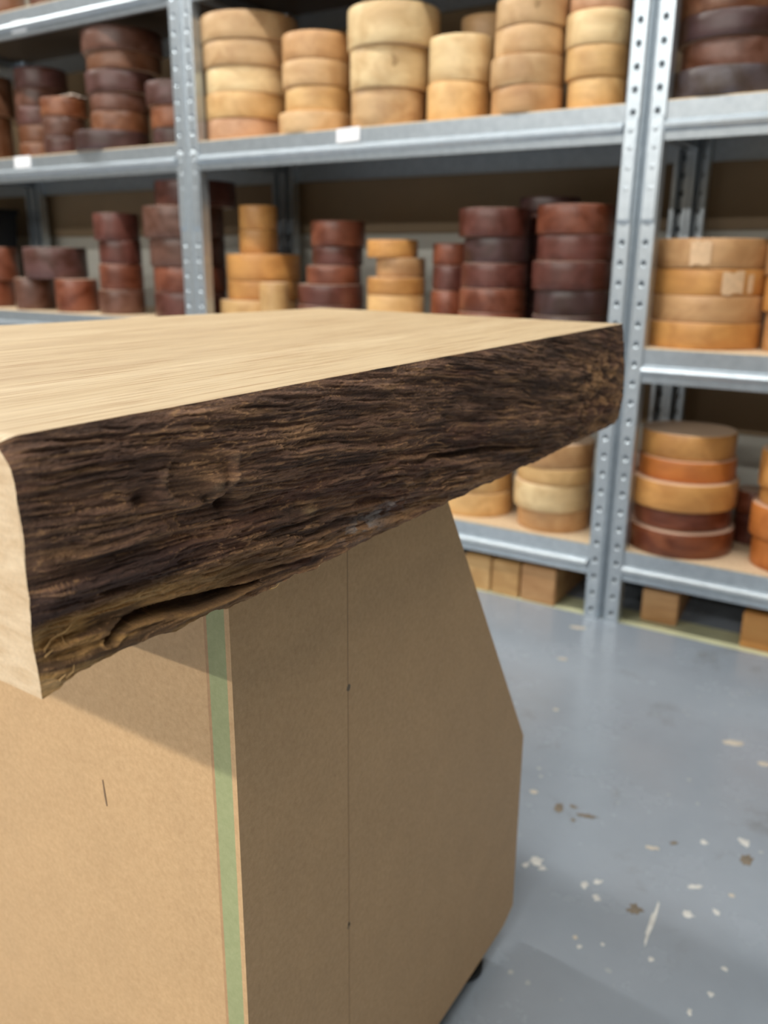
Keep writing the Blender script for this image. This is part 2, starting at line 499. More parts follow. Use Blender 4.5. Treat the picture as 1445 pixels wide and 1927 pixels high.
rB = rack(-1.891, 'galvanised rack with rows of pale maple discs on its third shelf')
rC = rack(-0.569, 'galvanised rack with orange discs above a single block on the floor')
rZ = rack(-4.535, 'galvanised rack holding only a tall black bin on its second shelf')
card(rB, 1.1738, -1.327 + 1.891 + .0, 1.1738 - .017, .072, .034, math.radians(-2))
card(rA, 1.1738, -2.655 + 3.213, 1.1738 - .017, .085, .036)
card(rA, 1.6073, -2.60 + 3.213, 1.6073 - .052, .075, .034)

# ================================================================== round wooden blanks
PAL = dict(maple=(240, 212, 162), honey=(230, 188, 128), tan=(220, 182, 134), caramel=(210, 164, 114), pink=(208, 162, 126),
           amber=(214, 156, 88), pumpkin=(204, 124, 58), sienna=(158, 88, 50), russet=(146, 84, 60), mahogany=(110, 62, 52),
           umber=(122, 84, 70), plum=(104, 70, 66), grape=(86, 60, 60), brown=(140, 96, 70), rust=(154, 98, 66), walnut=(120, 84, 62), slate=(96, 86, 90))
DARKS = {'umber', 'plum', 'grape', 'brown', 'rust', 'walnut', 'slate', 'mahogany', 'russet', 'sienna'}
WORD = dict(maple='pale maple', honey='honey', tan='tan', caramel='caramel', pink='pinkish tan', amber='amber', pumpkin='orange', sienna='sienna brown',
            russet='russet', mahogany='mahogany', umber='umber', plum='plum brown', grape='dark purplish', brown='mid brown', rust='rust brown', walnut='walnut brown', slate='slate grey')
def blank_mesh(r, h, seed):
    rg = random.Random(seed)
    ph = [rg.random() * 6.28 for _ in range(4)]
    am = [0.0016 * rg.random(), 0.0011 * rg.random(), 0.0007 * rg.random(), 0.0005 * rg.random()]
    n = 56
    bv = 0.0028
    prof = [(r - bv * 2.2, 0), (r - bv * .6, .0006), (r - .0004, bv), (r, h * .33), (r, h * .66), (r - .0004, h - bv), (r - bv * .6, h - .0006), (r - bv * 2.2, h)]
    bm = bmesh.new()
    rings = []
    for (pr, pz) in prof:
        ring = []
        for j in range(n):
            a = 2 * math.pi * j / n
            dr = sum(am[q] * math.sin((q + 2) * a + ph[q]) for q in range(4))
            ring.append(bm.verts.new(((pr + dr) * math.cos(a), (pr + dr) * math.sin(a), pz)))
        rings.append(ring)
    for A, B in zip(rings, rings[1:]):
        for j in range(n):
            f = bm.faces.new((A[j], A[(j + 1) % n], B[(j + 1) % n], B[j])); f.smooth = True
    for R_, z in ((rings[0], 0), (rings[-1], h)):
        c = bm.verts.new((0, 0, z))
        for j in range(n): bm.faces.new((R_[j], R_[(j + 1) % n], c)).material_index = 1
    for f in bm.faces:
        if all(v.co.z > h - bv * .9 for v in f.verts): f.material_index = 1
    return mesh_from_bm(bm, 'wooden_disc')
ORD = ['lowest', 'second up', 'third up', 'fourth up', 'fifth up', 'sixth up']
STACKS = [
 ('s0a', [(-2.763, 1.99, 0.072, 1.6073, 0.0887, 'brown')]),
 ('s0b', [(-2.54, 2.002, 0.064, 1.6073, 0.0762, 'umber')]),
 ('s1a', [(-2.967, 2.011, 0.087, 1.1738, 0.1537, 'walnut'), (-2.958, 2.024, 0.087, 1.3275, 0.1269, 'walnut')]),
 ('s1b', [(-2.769, 2.09, 0.077, 1.1738, 0.0598, 'brown'), (-2.767, 2.09, 0.075, 1.2336, 0.0598, 'brown'), (-2.767, 2.094, 0.082, 1.2935, 0.0551, 'plum'), (-2.763, 2.099, 0.085, 1.3486, 0.0614, 'umber'), (-2.759, 2.105, 0.087, 1.4099, 0.0642, 'plum')]),
 ('s1c', [(-2.526, 1.994, 0.066, 1.1738, 0.0556, 'plum'), (-2.523, 1.998, 0.069, 1.2295, 0.0599, 'umber'), (-2.52, 2.001, 0.074, 1.2894, 0.0577, 'rust')]),
 ('s1d', [(-2.317, 2.019, 0.117, 1.1738, 0.0595, 'grape'), (-2.299, 2.039, 0.091, 1.2334, 0.0584, 'brown'), (-2.297, 2.042, 0.093, 1.2918, 0.053, 'umber'), (-2.292, 2.047, 0.107, 1.3447, 0.0622, 'plum'), (-2.282, 2.058, 0.115, 1.4069, 0.051, 'brown'), (-2.283, 2.057, 0.124, 1.4579, 0.065, 'umber')]),
 ('s1e', [(-2.061, 2.057, 0.078, 1.1738, 0.0582, 'grape'), (-2.06, 2.058, 0.082, 1.2321, 0.062, 'rust'), (-2.063, 2.055, 0.087, 1.2941, 0.0671, 'plum')]),
 ('m1a', [(-1.771, 2.044, 0.113, 1.1738, 0.0563, 'pink'), (-1.768, 2.047, 0.119, 1.2302, 0.0654, 'honey'), (-1.764, 2.05, 0.12, 1.2956, 0.0663, 'maple'), (-1.76, 2.054, 0.131, 1.3619, 0.063, 'tan'), (-1.757, 2.056, 0.138, 1.4249, 0.0679, 'tan')]),
 ('m1b', [(-1.499, 2.017, 0.1, 1.1738, 0.0526, 'tan'), (-1.494, 2.021, 0.088, 1.2264, 0.0624, 'honey'), (-1.496, 2.02, 0.093, 1.2889, 0.0616, 'tan'), (-1.494, 2.021, 0.094, 1.3504, 0.0659, 'caramel')]),
 ('m1c', [(-1.267, 2.02, 0.096, 1.1738, 0.0878, 'tan'), (-1.264, 2.022, 0.104, 1.2616, 0.0936, 'maple'), (-1.258, 2.025, 0.118, 1.3552, 0.0924, 'maple')]),
 ('m1d', [(-1.067, 2.024, 0.078, 1.1738, 0.0882, 'honey'), (-1.063, 2.026, 0.078, 1.2621, 0.101, 'maple')]),
 ('m1e', [(-1.064, 2.178, 0.07, 1.1738, 0.0633, 'tan'), (-1.062, 2.178, 0.068, 1.2371, 0.0633, 'tan'), (-1.067, 2.176, 0.069, 1.3005, 0.0719, 'honey'), (-1.068, 2.176, 0.069, 1.3723, 0.0681, 'tan')]),
 ('m1f', [(-0.872, 1.997, 0.083, 1.1738, 0.0575, 'caramel'), (-0.874, 1.996, 0.084, 1.2313, 0.063, 'tan'), (-0.873, 1.997, 0.08, 1.2943, 0.0585, 'tan'), (-0.869, 1.998, 0.083, 1.3528, 0.0581, 'tan')]),
 ('m1g', [(-0.711, 2.01, 0.064, 1.1738, 0.0638, 'honey'), (-0.714, 2.008, 0.068, 1.2376, 0.0632, 'honey'), (-0.716, 2.008, 0.07, 1.3008, 0.0679, 'maple'), (-0.716, 2.008, 0.065, 1.3687, 0.0512, 'pink')]),
 ('r1a', [(-0.434, 2.031, 0.114, 1.1738, 0.0557, 'slate'), (-0.431, 2.032, 0.101, 1.2295, 0.0522, 'umber'), (-0.435, 2.031, 0.108, 1.2817, 0.0485, 'grape'), (-0.444, 2.029, 0.1, 1.3303, 0.0489, 'brown')]),
 ('l2a', [(-3.037, 2.014, 0.071, 0.6685, 0.0984, 'russet'), (-3.023, 2.034, 0.076, 0.767, 0.1188, 'russet')]),
 ('l2c', [(-2.779, 2.005, 0.067, 0.6685, 0.111, 'umber')]),
 ('l2d', [(-2.554, 2.011, 0.073, 0.6685, 0.111, 'russet')]),
 ('l2b', [(-2.665, 2.02, 0.106, 0.7797, 0.105, 'plum')]),
 ('l2e', [(-2.333, 2.021, 0.074, 0.6685, 0.08, 'umber'), (-2.331, 2.024, 0.071, 0.7485, 0.083, 'russet'), (-2.329, 2.026, 0.07, 0.8315, 0.075, 'mahogany'), (-2.334, 2.02, 0.074, 0.9064, 0.0851, 'mahogany')]),
 ('l2f', [(-2.045, 2.056, 0.115, 0.6685, 0.0791, 'mahogany'), (-2.044, 2.056, 0.115, 0.7476, 0.0789, 'russet'), (-2.046, 2.054, 0.118, 0.8265, 0.085, 'umber'), (-2.052, 2.048, 0.125, 0.9115, 0.094, 'umber'), (-2.022, 2.078, 0.126, 1.0056, 0.0749, 'mahogany')]),
 ('c2a', [(-1.764, 2.065, 0.118, 0.6685, 0.0638, 'honey'), (-1.75, 2.077, 0.111, 0.7323, 0.0579, 'amber'), (-1.751, 2.077, 0.113, 0.7902, 0.0753, 'amber'), (-1.76, 2.069, 0.059, 0.8655, 0.071, 'amber'), (-1.76, 2.069, 0.059, 0.9364, 0.0683, 'amber')]),
 ('c2h', [(-1.622, 1.968, 0.043, 0.6687, 0.118, 'honey')]),
 ('c2b', [(-1.484, 2.054, 0.097, 0.6685, 0.0575, 'mahogany'), (-1.482, 2.054, 0.095, 0.726, 0.0575, 'mahogany'), (-1.475, 2.061, 0.079, 0.7835, 0.0515, 'russet'), (-1.465, 2.068, 0.073, 0.835, 0.0526, 'mahogany'), (-1.464, 2.069, 0.078, 0.8876, 0.0685, 'russet')]),
 ('c2c', [(-1.256, 2.047, 0.079, 0.6685, 0.0922, 'honey'), (-1.255, 2.048, 0.08, 0.7607, 0.0465, 'amber'), (-1.245, 2.054, 0.066, 0.8072, 0.0502, 'caramel'), (-1.265, 2.042, 0.069, 0.8574, 0.0469, 'amber')]),
 ('c2d', [(-1.098, 2.068, 0.051, 0.6685, 0.107, 'russet'), (-1.097, 2.069, 0.05, 0.7756, 0.063, 'mahogany'), (-1.096, 2.069, 0.05, 0.8386, 0.0568, 'russet')]),
 ('c2e', [(-0.954, 2.028, 0.087, 0.6685, 0.0588, 'russet'), (-0.952, 2.028, 0.085, 0.7273, 0.0588, 'russet'), (-0.951, 2.029, 0.085, 0.7863, 0.0602, 'mahogany'), (-0.948, 2.031, 0.083, 0.8464, 0.0616, 'grape'), (-0.955, 2.027, 0.09, 0.908, 0.0675, 'mahogany')]),
 ('c2f', [(-0.874, 2.22, 0.082, 0.6685, 0.073, 'grape'), (-0.872, 2.22, 0.08, 0.7414, 0.073, 'grape'), (-0.878, 2.219, 0.082, 0.8144, 0.0527, 'mahogany'), (-0.881, 2.217, 0.081, 0.8671, 0.052, 'grape'), (-0.884, 2.216, 0.081, 0.9191, 0.0513, 'mahogany'), (-0.887, 2.215, 0.08, 0.9704, 0.0406, 'grape')]),
 ('c2g', [(-0.738, 2.013, 0.091, 0.6685, 0.0592, 'grape'), (-0.736, 2.013, 0.089, 0.7277, 0.0592, 'grape'), (-0.742, 2.012, 0.094, 0.787, 0.0658, 'mahogany'), (-0.737, 2.014, 0.088, 0.8528, 0.059, 'mahogany'), (-0.741, 2.012, 0.089, 0.9118, 0.0658, 'russet')]),
 ('q2a', [(-0.435, 2.065, 0.127, 0.6685, 0.0578, 'amber'), (-0.433, 2.065, 0.124, 0.7263, 0.0567, 'caramel'), (-0.433, 2.065, 0.123, 0.783, 0.0569, 'amber'), (-0.434, 2.065, 0.124, 0.8399, 0.0623, 'caramel')]),
 ('q2b', [(-0.238, 2.042, 0.064, 0.6685, 0.0829, 'caramel'), (-0.248, 2.041, 0.063, 0.7514, 0.0745, 'amber'), (-0.256, 2.04, 0.061, 0.8259, 0.0679, 'caramel')]),
 ('d3a', [(-0.987, 2.053, 0.101, 0.1895, 0.0651, 'honey'), (-0.987, 2.053, 0.1, 0.2546, 0.0697, 'honey'), (-0.99, 2.052, 0.099, 0.3244, 0.0771, 'maple')]),
 ('d3b', [(-0.753, 2.031, 0.091, 0.1895, 0.0544, 'caramel'), (-0.759, 2.029, 0.098, 0.244, 0.0699, 'maple'), (-0.755, 2.03, 0.097, 0.3138, 0.0438, 'honey'), (-0.758, 2.029, 0.099, 0.3576, 0.0617, 'caramel')]),
 ('e3a', [(-0.432, 2.045, 0.123, 0.1895, 0.0609, 'sienna'), (-0.434, 2.055, 0.112, 0.2504, 0.0513, 'russet'), (-0.435, 2.044, 0.124, 0.3017, 0.0652, 'amber'), (-0.435, 2.053, 0.112, 0.3669, 0.0494, 'pumpkin'), (-0.437, 2.056, 0.107, 0.4163, 0.0588, 'amber')]),
 ('e3b', [(-0.171, 2.036, 0.095, 0.1895, 0.0716, 'pumpkin'), (-0.178, 2.035, 0.097, 0.2612, 0.0741, 'pumpkin'), (-0.171, 2.035, 0.092, 0.3352, 0.0386, 'amber'), (-0.179, 2.035, 0.091, 0.3738, 0.0835, 'amber')]),
 ('e3c', [(-0.29, 2.166, 0.043, 0.1895, 0.0785, 'mahogany'), (-0.294, 2.165, 0.043, 0.268, 0.0553, 'russet')]),
]
WHERE = {
 's0a': 'on the top shelf of the dark-disc rack, end one',
 's0b': 'on the top shelf of the dark-disc rack above the paper scrap',
 's1a': 'in the tall pair beyond the paper-topped pile',
 's1b': 'in the pile behind the short one topped with paper',
 's1c': 'in the short pile topped with a paper scrap',
 's1d': 'in the six-disc dark pile with a wide overhanging base',
 's1e': 'in the three-disc dark pile hidden behind the doubled post',
 'm1a': 'in the five-disc pale pile beside the doubled post',
 'm1b': 'in the four-disc pale pile beside the five-disc pile',
 'm1c': 'in the thick-disc pile by the label card',
 'm1d': 'in the pale pair beside the three thick discs',
 'm1e': 'in the back pile behind the two-disc pile',
 'm1f': 'in the tan four-disc pile overhanging the third shelf',
 'm1g': 'in the pale pile topped by a pinkish disc',
 'r1a': 'in the wide dark pile above the big orange discs',
 'l2a': 'in the reddish pair at the end near the black bin',
 'l2b': 'bridging two smaller discs on the second shelf',
 'l2c': 'under the bridging dark disc, nearer the black bin',
 'l2d': 'under the bridging dark disc, nearer the four-disc pile',
 'l2e': 'in the narrow four-disc mahogany pile on the second shelf',
 'l2f': 'in the wide five-disc dark pile behind the doubled post',
 'c2a': 'in the stepped amber pile with two small discs on top',
 'c2h': 'standing in front of the stepped amber pile',
 'c2b': 'in the stepped russet pile behind the slab',
 'c2c': 'in the uneven orange pile behind the slab',
 'c2d': 'in the narrow reddish pile beside the wide dark pile',
 'c2e': 'in the dark pile next to the narrow reddish one',
 'c2f': 'in the dark pile at the back against hardboard',
 'c2g': 'in the red-topped dark pile beside the doubled post',
 'q2a': 'in the wide orange pile with peeling pale patches',
 'q2b': 'in the orange pile next to the pale-patched pile',
 'd3a': 'in the pale bottom-shelf pile behind the MDF stand',
 'd3b': 'in the pale bottom-shelf pile beside the doubled post',
 'e3a': 'in the round orange pile with exposed pale rims',
 'e3b': 'in the cut-off orange pile past the pale-rimmed pile',
 'e3c': 'in the small dark pile behind two orange piles',
}
GROUP = {'s': 'dark discs on the third shelf', 'm': 'pale discs on the third shelf', 'r': 'wide dark discs on the third shelf', 'l': 'dark discs on the second shelf',
         'c': 'mixed discs on the second shelf', 'q': 'orange discs on the second shelf', 'd': 'pale discs on the bottom shelf', 'e': 'orange discs on the bottom shelf'}
DISC = {}
seed = 0
for key, discs in STACKS:
    for i, (x, y, r, z, h, col) in enumerate(discs):
        seed += 1
        o = link('wooden_disc', blank_mesh(r, h - .0005, seed), M['blank_dark' if col in DARKS else 'blank'], None, (x, y, z))
        o.data.materials.append(M['blank_face'])
        o.rotation_euler.z = random.random() * 6.28
        k = 1 + random.uniform(-.06, .06)
        o.color = srgb(*[min(255, c * k) for c in PAL[col]])
        pos = ORD[i] + ' ' if len(discs) > 1 else ''
        tag(o, f"{WORD[col]} wooden disc, {pos}{WHERE[key]}" if pos else f"{WORD[col]} wooden disc {WHERE[key]}", 'wooden disc', GROUP[key[0]])
        DISC[key, i] = (o, x, y, r, z, h)

# curved pale patches (torn paper / bare wax) stuck on the big orange pile
def patch(key, i, a0, a1, z0, z1, col='card_patch'):
    o, x, y, r, z, h = DISC[key, i]
    bm = bmesh.new()
    n = 8
    rows = []
    rg = random.Random(int(a0 * 100))
    for zz in (z0, z1):
        rows.append([bm.verts.new(((r + .0022) * math.cos(a0 + (a1 - a0) * k / n), (r + .0022) * math.sin(a0 + (a1 - a0) * k / n), zz + rg.uniform(-.003, .003))) for k in range(n + 1)])
    for k in range(n): bm.faces.new((rows[0][k], rows[0][k + 1], rows[1][k + 1], rows[1][k]))
    p_ = link('pale_patch', mesh_from_bm(bm, 'pale_patch', True), M['patch'], o)
    p_.rotation_euler.z = -o.rotation_euler.z
    p_['label'] = 'pale torn patch on the disc rim'
M['patch'] = plain('pale_wax_patch', srgb(226, 190, 150), 0.55, var=0.12, vscale=80)
patch('q2a', 3, -1.72, -1.38, .006, .056)
patch('q2a', 2, -1.16, -0.78, .004, .050)
patch('q2a', 2, -0.70, -0.58, .006, .046)
# knots on pale discs
def knot(key, i, ang, zz, rr, mat):
    o, x, y, r, z, h = DISC[key, i]
    bm = bmesh.new()
    n = 14
    cvs = bm.verts.new(((r + .0022) * math.cos(ang), (r + .0022) * math.sin(ang), zz))
    ring = []
    for k in range(n):
        a = 2 * math.pi * k / n
        q = rr * (1 + .35 * math.sin(3 * a + 1))
        an = ang + q * math.cos(a) * .6 / r
        ring.append(bm.verts.new(((r + .002) * math.cos(an), (r + .002) * math.sin(an), zz + q * math.sin(a))))
    for k in range(n): bm.faces.new((cvs, ring[k], ring[(k + 1) % n]))
    p_ = link('knot', mesh_from_bm(bm, 'knot', True), mat, o)
    p_.rotation_euler.z = -o.rotation_euler.z
    p_['label'] = 'dark knot in the pale wood'
M['knot'] = plain('knot_wood', srgb(176, 144, 100), 0.6, var=0.3, vscale=160)
knot('m1c', 1, -0.93, .058, .011, M['knot'])
knot('m1f', 3, -1.08, .040, .008, M['knot'])

# loose things on and under the racks
def block(x0, x1, y0, y1, h, col, label, rz=0.0):
    bm = bmesh.new()
    cx = (x0 + x1) / 2
    add_box(bm, x0 - cx, x1 - cx, 0, y1 - y0, 0, h)
    bmesh.ops.bevel(bm, geom=bm.edges[:], offset=.003, segments=2, affect='EDGES')
    o = link('wood_block', mesh_from_bm(bm, 'wood_block'), M['blank'], None, (cx, y0, 0.0007))
    o.rotation_euler.z = rz
    o.color = srgb(*PAL[col])
    tag(o, label, 'wood block', 'square blocks on the floor')
block(-.957, -.879, 1.932, 2.24, .093, 'honey', 'square wood block on the floor, end block nearest the MDF stand')
block(-.874, -.796, 1.931, 2.24, .092, 'honey', 'square wood block on the floor, middle of the row of three')
block(-.790, -.696, 1.929, 2.22, .096, 'caramel', 'square wood block on the floor, end of three nearest the doubled post')
block(-.486, -.400, 1.972, 2.22, .084, 'caramel', 'single square wood block standing alone under the orange-disc rack', .06)
block(-.250, -.160, 1.945, 2.20, .086, 'amber', 'orange-toned wood block under the cut-off orange pile')

# crumpled paper scrap on the short dark pile
bm = bmesh.new()
rg = random.Random(3)
NX = 9
gr = [[bm.verts.new((-.055 + .11 * i / (NX - 1), -.045 + .09 * j / (NX - 1), .004 + .014 * math.exp(-((i - 4) ** 2 + (j - 4) ** 2) / 7.0) + rg.uniform(0, .006))) for j in range(NX)] for i in range(NX)]
for i in range(NX - 1):
    for j in range(NX - 1): bm.faces.new((gr[i][j], gr[i + 1][j], gr[i + 1][j + 1], gr[i][j + 1]))
o, x, y, r, z, h = DISC['s1c', 2]
pp = link('paper_scrap', mesh_from_bm(bm, 'paper_scrap'), M['paper'], None, (x + .02, y + .015, z + h - .0035))
so = pp.modifiers.new('thickness', 'SOLIDIFY'); so.thickness = .0006
tag(pp, 'crumpled pale paper scrap on top of the short dark pile', 'paper')

# black plastic bin on the second shelf of the dark rack
bm = bmesh.new()
def frus(x0, x1, y0, y1, z, x2, x3, y2, y3, zb):
    a = [bm.verts.new(p) for p in ((x0, y0, z), (x1, y0, z), (x1, y1, z), (x0, y1, z))]
    b = [bm.verts.new(p) for p in ((x2, y2, zb), (x3, y2, zb), (x3, y3, zb), (x2, y3, zb))]
    return a, b
b0, t0 = frus(-.16, .16, -.07, .07, 0, -.18, .18, -.085, .085, .37)
t1 = [bm.verts.new(v.co + Vector((.006 if v.co.x < 0 else -.006, .006 if v.co.y < 0 else -.006, 0))) for v in t0]
b1 = [bm.verts.new(v.co + Vector((.006 if v.co.x < 0 else -.006, .006 if v.co.y < 0 else -.006, .006))) for v in b0]
bm.faces.new(b0[::-1]); bm.faces.new(b1)
for i in range(4):
    j = (i + 1) % 4
    bm.faces.new((b0[i], b0[j], t0[j], t0[i])); bm.faces.new((t0[i], t0[j], t1[j], t1[i])); bm.faces.new((t1[i], t1[j], b1[j], b1[i]))
e = empty('storage_bin', (-3.47, 2.24, .6685)); tag(e, 'tall black plastic bin standing on the rack beyond the reddish discs', 'storage bin')
link('tub', mesh_from_bm(bm, 'tub'), M['bin'], e)
bm = bmesh.new()
for (a, b, c_, d) in ((-.186, .186, -.092, -.084), (-.186, .186, .084, .092), (-.186, -.179, -.084, .084), (.179, .186, -.084, .084)):
    add_box(bm, a, b, c_, d, .352, .372)
link('rim', mesh_from_bm(bm, 'rim'), M['bin'], e)

# ================================================================== the slab
A = 0.306                      # front plane of the slab edge: x = -A
SY0, SY1 = 0.1989, 1.0147
ZT = 0.7803
def hash2(ix, iy, seed):
    n = (ix.astype(np.int64) * 374761393 + iy.astype(np.int64) * 668265263 + seed * 974634541) & 0xFFFFFFFF
    n = ((n ^ (n >> 13)) * 1274126177) & 0xFFFFFFFF
    n = n ^ (n >> 16)
    return (n & 0xFFFF) / 65535.0
def vnoise(x, y, seed):
    ix, iy = np.floor(x), np.floor(y)
    fx, fy = x - ix, y - iy
    fx = fx * fx * fx * (fx * (fx * 6 - 15) + 10); fy = fy * fy * fy * (fy * (fy * 6 - 15) + 10)
    a = hash2(ix, iy, seed); b = hash2(ix + 1, iy, seed); c = hash2(ix, iy + 1, seed); d = hash2(ix + 1, iy + 1, seed)
    return (a * (1 - fx) + b * fx) * (1 - fy) + (c * (1 - fx) + d * fx) * fy
def fbm(x, y, seed, octv=4, gain=.5):
    s = 0; am = 1; tot = 0
    for k in range(octv):
        s = s + am * vnoise(x * 2 ** k + 17.3 * k, y * 2 ** k + 9.1 * k, seed + k); tot += am; am *= gain
    return s / tot
def sstep(a, b, x):
    q = np.clip((x - a) / (b - a), 0, 1); return q * q * (3 - 2 * q)
def bell(Y, Z, y, z, ry, rz): return np.exp(-(((Y - y) / ry) ** 2 + ((Z - z) / rz) ** 2))
def path_dist(Y, Z, pts, sz=1.0):
    d = np.full(Y.shape, 9.0)
    for (y0, z0), (y1, z1) in zip(pts, pts[1:]):
        vy, vz = y1 - y0, (z1 - z0) * sz
        q = np.clip(((Y - y0) * vy + (Z - z0) * sz * vz) / (vy * vy + vz * vz), 0, 1)
        d = np.minimum(d, np.hypot(Y - y0 - q * vy, (Z - z0) * sz - q * vz))
    return d
NS, NW = 900, 200
# denser columns near the viewer's end of the slab
sp = np.linspace(0, 1, NS); sp = 0.55 * sp ** 1.6 + 0.45 * sp
wp = np.linspace(0, 1, NW)
yy = SY0 + sp * (SY1 - SY0)
zb = np.interp(yy, np.array([.65, .70, .78, .89, 1.06, 1.26, 1.54, 1.91, 2.47, 2.97, 3.32]) * A, CAM_H + np.array([-.6005, -.5955, -.587, -.590, -.602, -.604, -.602, -.606, -.612, -.616, -.618]) * A)
zb = zb + (fbm(yy / .02, yy * 0, 91, 4, .6) - .5) * np.interp(yy, [.2, .35, .5, 1.0], [.0065, .006, .0035, .002])
Y = np.repeat(yy[:, None], NW, 1); W = np.repeat(wp[None, :], NS, 0)
Z = zb[:, None] + W * (ZT - zb[:, None])
near = np.interp(wp, [0, .22, .44, .65, .85, .94, 1], [-.3012, -.3030, -.3022, -.3008, -.3026, -.3050, -.3072])
far = np.interp(wp, [0, .15, .36, .6, .8, 1], [-.3040, -.3000, -.2985, -.3000, -.3025, -.3058])
X = near[None, :] * (1 - sp[:, None]) + far[None, :] * sp[:, None]
S = Y - SY0
Zt = Z + .085 * S + .055 * S * S
warp = (fbm(S / .055, Zt / .02, 3, 4) - .5)
lump = fbm(S / .10, Zt / .04, 11, 3) - .5
fib = fbm(S / .048, (Zt + warp * .006) / .0021, 21, 4, .55)
fine = fbm(S / .040, (Zt + warp * .003) / .0011, 25, 3, .55)
fib2 = fbm(S / .060, (Zt + warp * .009) / .0052, 31, 4, .6)
pl = fbm(S / .120, (Zt + warp * .008) / .015, 41, 5, .54) + .05 * (fib - .5)
lev = pl * 11
step = np.floor(lev) + sstep(.0, .22, lev - np.floor(lev))
plate_id = np.floor(lev)
pl_r = vnoise(plate_id * 3.7 + S / .05, plate_id * 1.9 + Zt / .02, 77)
pl2 = fbm(S / .045, (Zt + warp * .004) / .0070, 51, 4, .55)
lev2 = pl2 * 8
step2 = np.floor(lev2) + sstep(0, .3, lev2 - np.floor(lev2))
edgefade = sstep(0, .05, 1 - W)
low = sstep(.55, .15, W)
disp = lump * .0060 + (step / 11 - .5) * .0150 * (.60 + .6 * low) + (step2 / 8 - .5) * .0046 + (fib - .5) * .0021 + (fib2 - .5) * .0030 + (fine - .5) * .0019
# features of this edge
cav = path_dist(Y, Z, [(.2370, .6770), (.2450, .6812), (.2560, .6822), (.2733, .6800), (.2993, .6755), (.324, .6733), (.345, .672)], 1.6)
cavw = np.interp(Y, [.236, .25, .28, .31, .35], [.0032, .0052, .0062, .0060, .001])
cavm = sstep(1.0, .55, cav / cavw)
lip = np.exp(-((cav / cavw - 1.25) / .3) ** 2) * (Z < np.interp(Y, [.237, .256, .30, .345], [.679, .6822, .6755, .672]))
crk = path_dist(Y, Z, [(.46, .7105), (.4981, .713), (.53, .7075), (.5443, .7082), (.5969, .7009), (.65, .6950), (.7034, .6860), (.8116, .672)], 1.5) + (fib2 - .5) * .003
crm = sstep(.0042, .0012, crk) * np.interp(Y, [.46, .52, .58, .70, .81], [.1, .5, 1, .9, .0])
kn = bell(Y, Z, .3118, .7362, .0065, .0055); kh = bell(Y, Z, .3200, .7262, .0055, .0060); kh2 = bell(Y, Z, .3075, .7305, .0045, .003)
knring = np.hypot((Y - .302) / .026, (Z - .745) / .016)
kr = np.exp(-((knring - 1) / .10) ** 2) * (Z < .752)
kn2 = bell(Y, Z, .2640, .7400, .006, .005)
band = sstep(.010, .004, np.abs(Z - np.interp(Y, [.199, .24, .30, .36], [.7045, .7090, .703, .692]))) * sstep(.36, .25, Y)
under = sstep(.008, .0, np.abs(Z - np.interp(Y, [.199, .24, .30, .40], [.6975, .6985, .694, .686]))) * sstep(.40, .22, Y)
pit1 = bell(Y, Z, .8845, .6985, .010, .005); pit2 = bell(Y, Z, .9945, .7000, .010, .006)
rough_far = sstep(.82, .90, Y) * sstep(.765, .735, Z)
rf = fbm(Y / .016, Z / .010, 61, 4, .6) - .5
calm = np.clip(1 - sstep(3.2, 1.2, cav / cavw) * .35 - bell(Y, Z, .305, .740, .024, .016) * .6, .25, 1)
disp = disp * calm - cavm * .0150 + lip * .0018 * (.4 + 1.2 * fib) - crm * .0060 + kn * .0052 - kh * .0085 - kh2 * .0050 + kr * .0026 - sstep(.95, .80, knring) * .0012 - kn2 * .0055 + band * .0016 - under * .0022 - pit1 * .005 - pit2 * .005 + rough_far * rf * .0080
disp = disp * (.18 + .82 * edgefade) * (np.interp(Y, [.2, .4, .6], [.5, .4, .12]) + np.interp(Y, [.2, .4, .6], [.5, .6, .88]) * sstep(0, .07, W))
disp = disp * (.15 + .85 * sstep(0, .012, S)) * (.35 + .65 * sstep(0, .05, SY1 - Y))
X = X + disp
# rounded near top corner
X = X - .0035 * np.clip(1 - S / .012, 0, 1) ** 2 * sstep(.90, 1.0, W)
Z = Z - .0028 * np.clip(1 - S / .010, 0, 1) ** 2 * sstep(.80, 1.0, W)
co = np.stack([X, Y, Z], -1).reshape(-1, 3)
# ---- pigment
def lin(*c): return np.array(srgb(*c)[:3])
dark, mid, tan_, ltan, grey, red = lin(82, 58, 46), lin(138, 102, 80), lin(204, 156, 108), lin(234, 192, 138), lin(186, 182, 180), lin(112, 66, 54)
def mixc(a, b, f): return a * (1 - f[..., None]) + b * f[..., None]
P = np.tile(dark, (NS, NW, 1)) * 1.0
P = mixc(P, mid, np.clip(sstep(.38, .68, fib2) * .75 + .18, 0, 1))
P = mixc(P, tan_, sstep(.52, .76, fib) * sstep(.30, .7, pl_r) * .85)
P = mixc(P, dark * .55, sstep(.46, .28, fine) * .75)
P = mixc(P, tan_ * .8, sstep(.62, .80, fine) * .5)
P = mixc(P, mid, sstep(.5, .8, pl_r) * .5)
P = mixc(P, red, sstep(.58, .75, fbm(S / .10, Zt / .02, 81, 3)) * .35)
tex = fbm(S / .05, (Zt + warp * .006) / .004, 95, 4, .6)
tl = sstep(.6985, .692, Z) * sstep(.40, .22, Y)
P = mixc(P, lin(214, 166, 100), tl * (.55 + .45 * sstep(.35, .6, tex)))
P = mixc(P, ltan, tl * sstep(.52, .70, tex) * .6)
P = mixc(P, dark, tl * sstep(.40, .30, tex) * .7)
lowtan = sstep(.30, .08, W) * sstep(.30, .42, Y) * sstep(.75, .55, Y)
P = mixc(P, tan_, lowtan * sstep(.42, .7, tex) * .7)
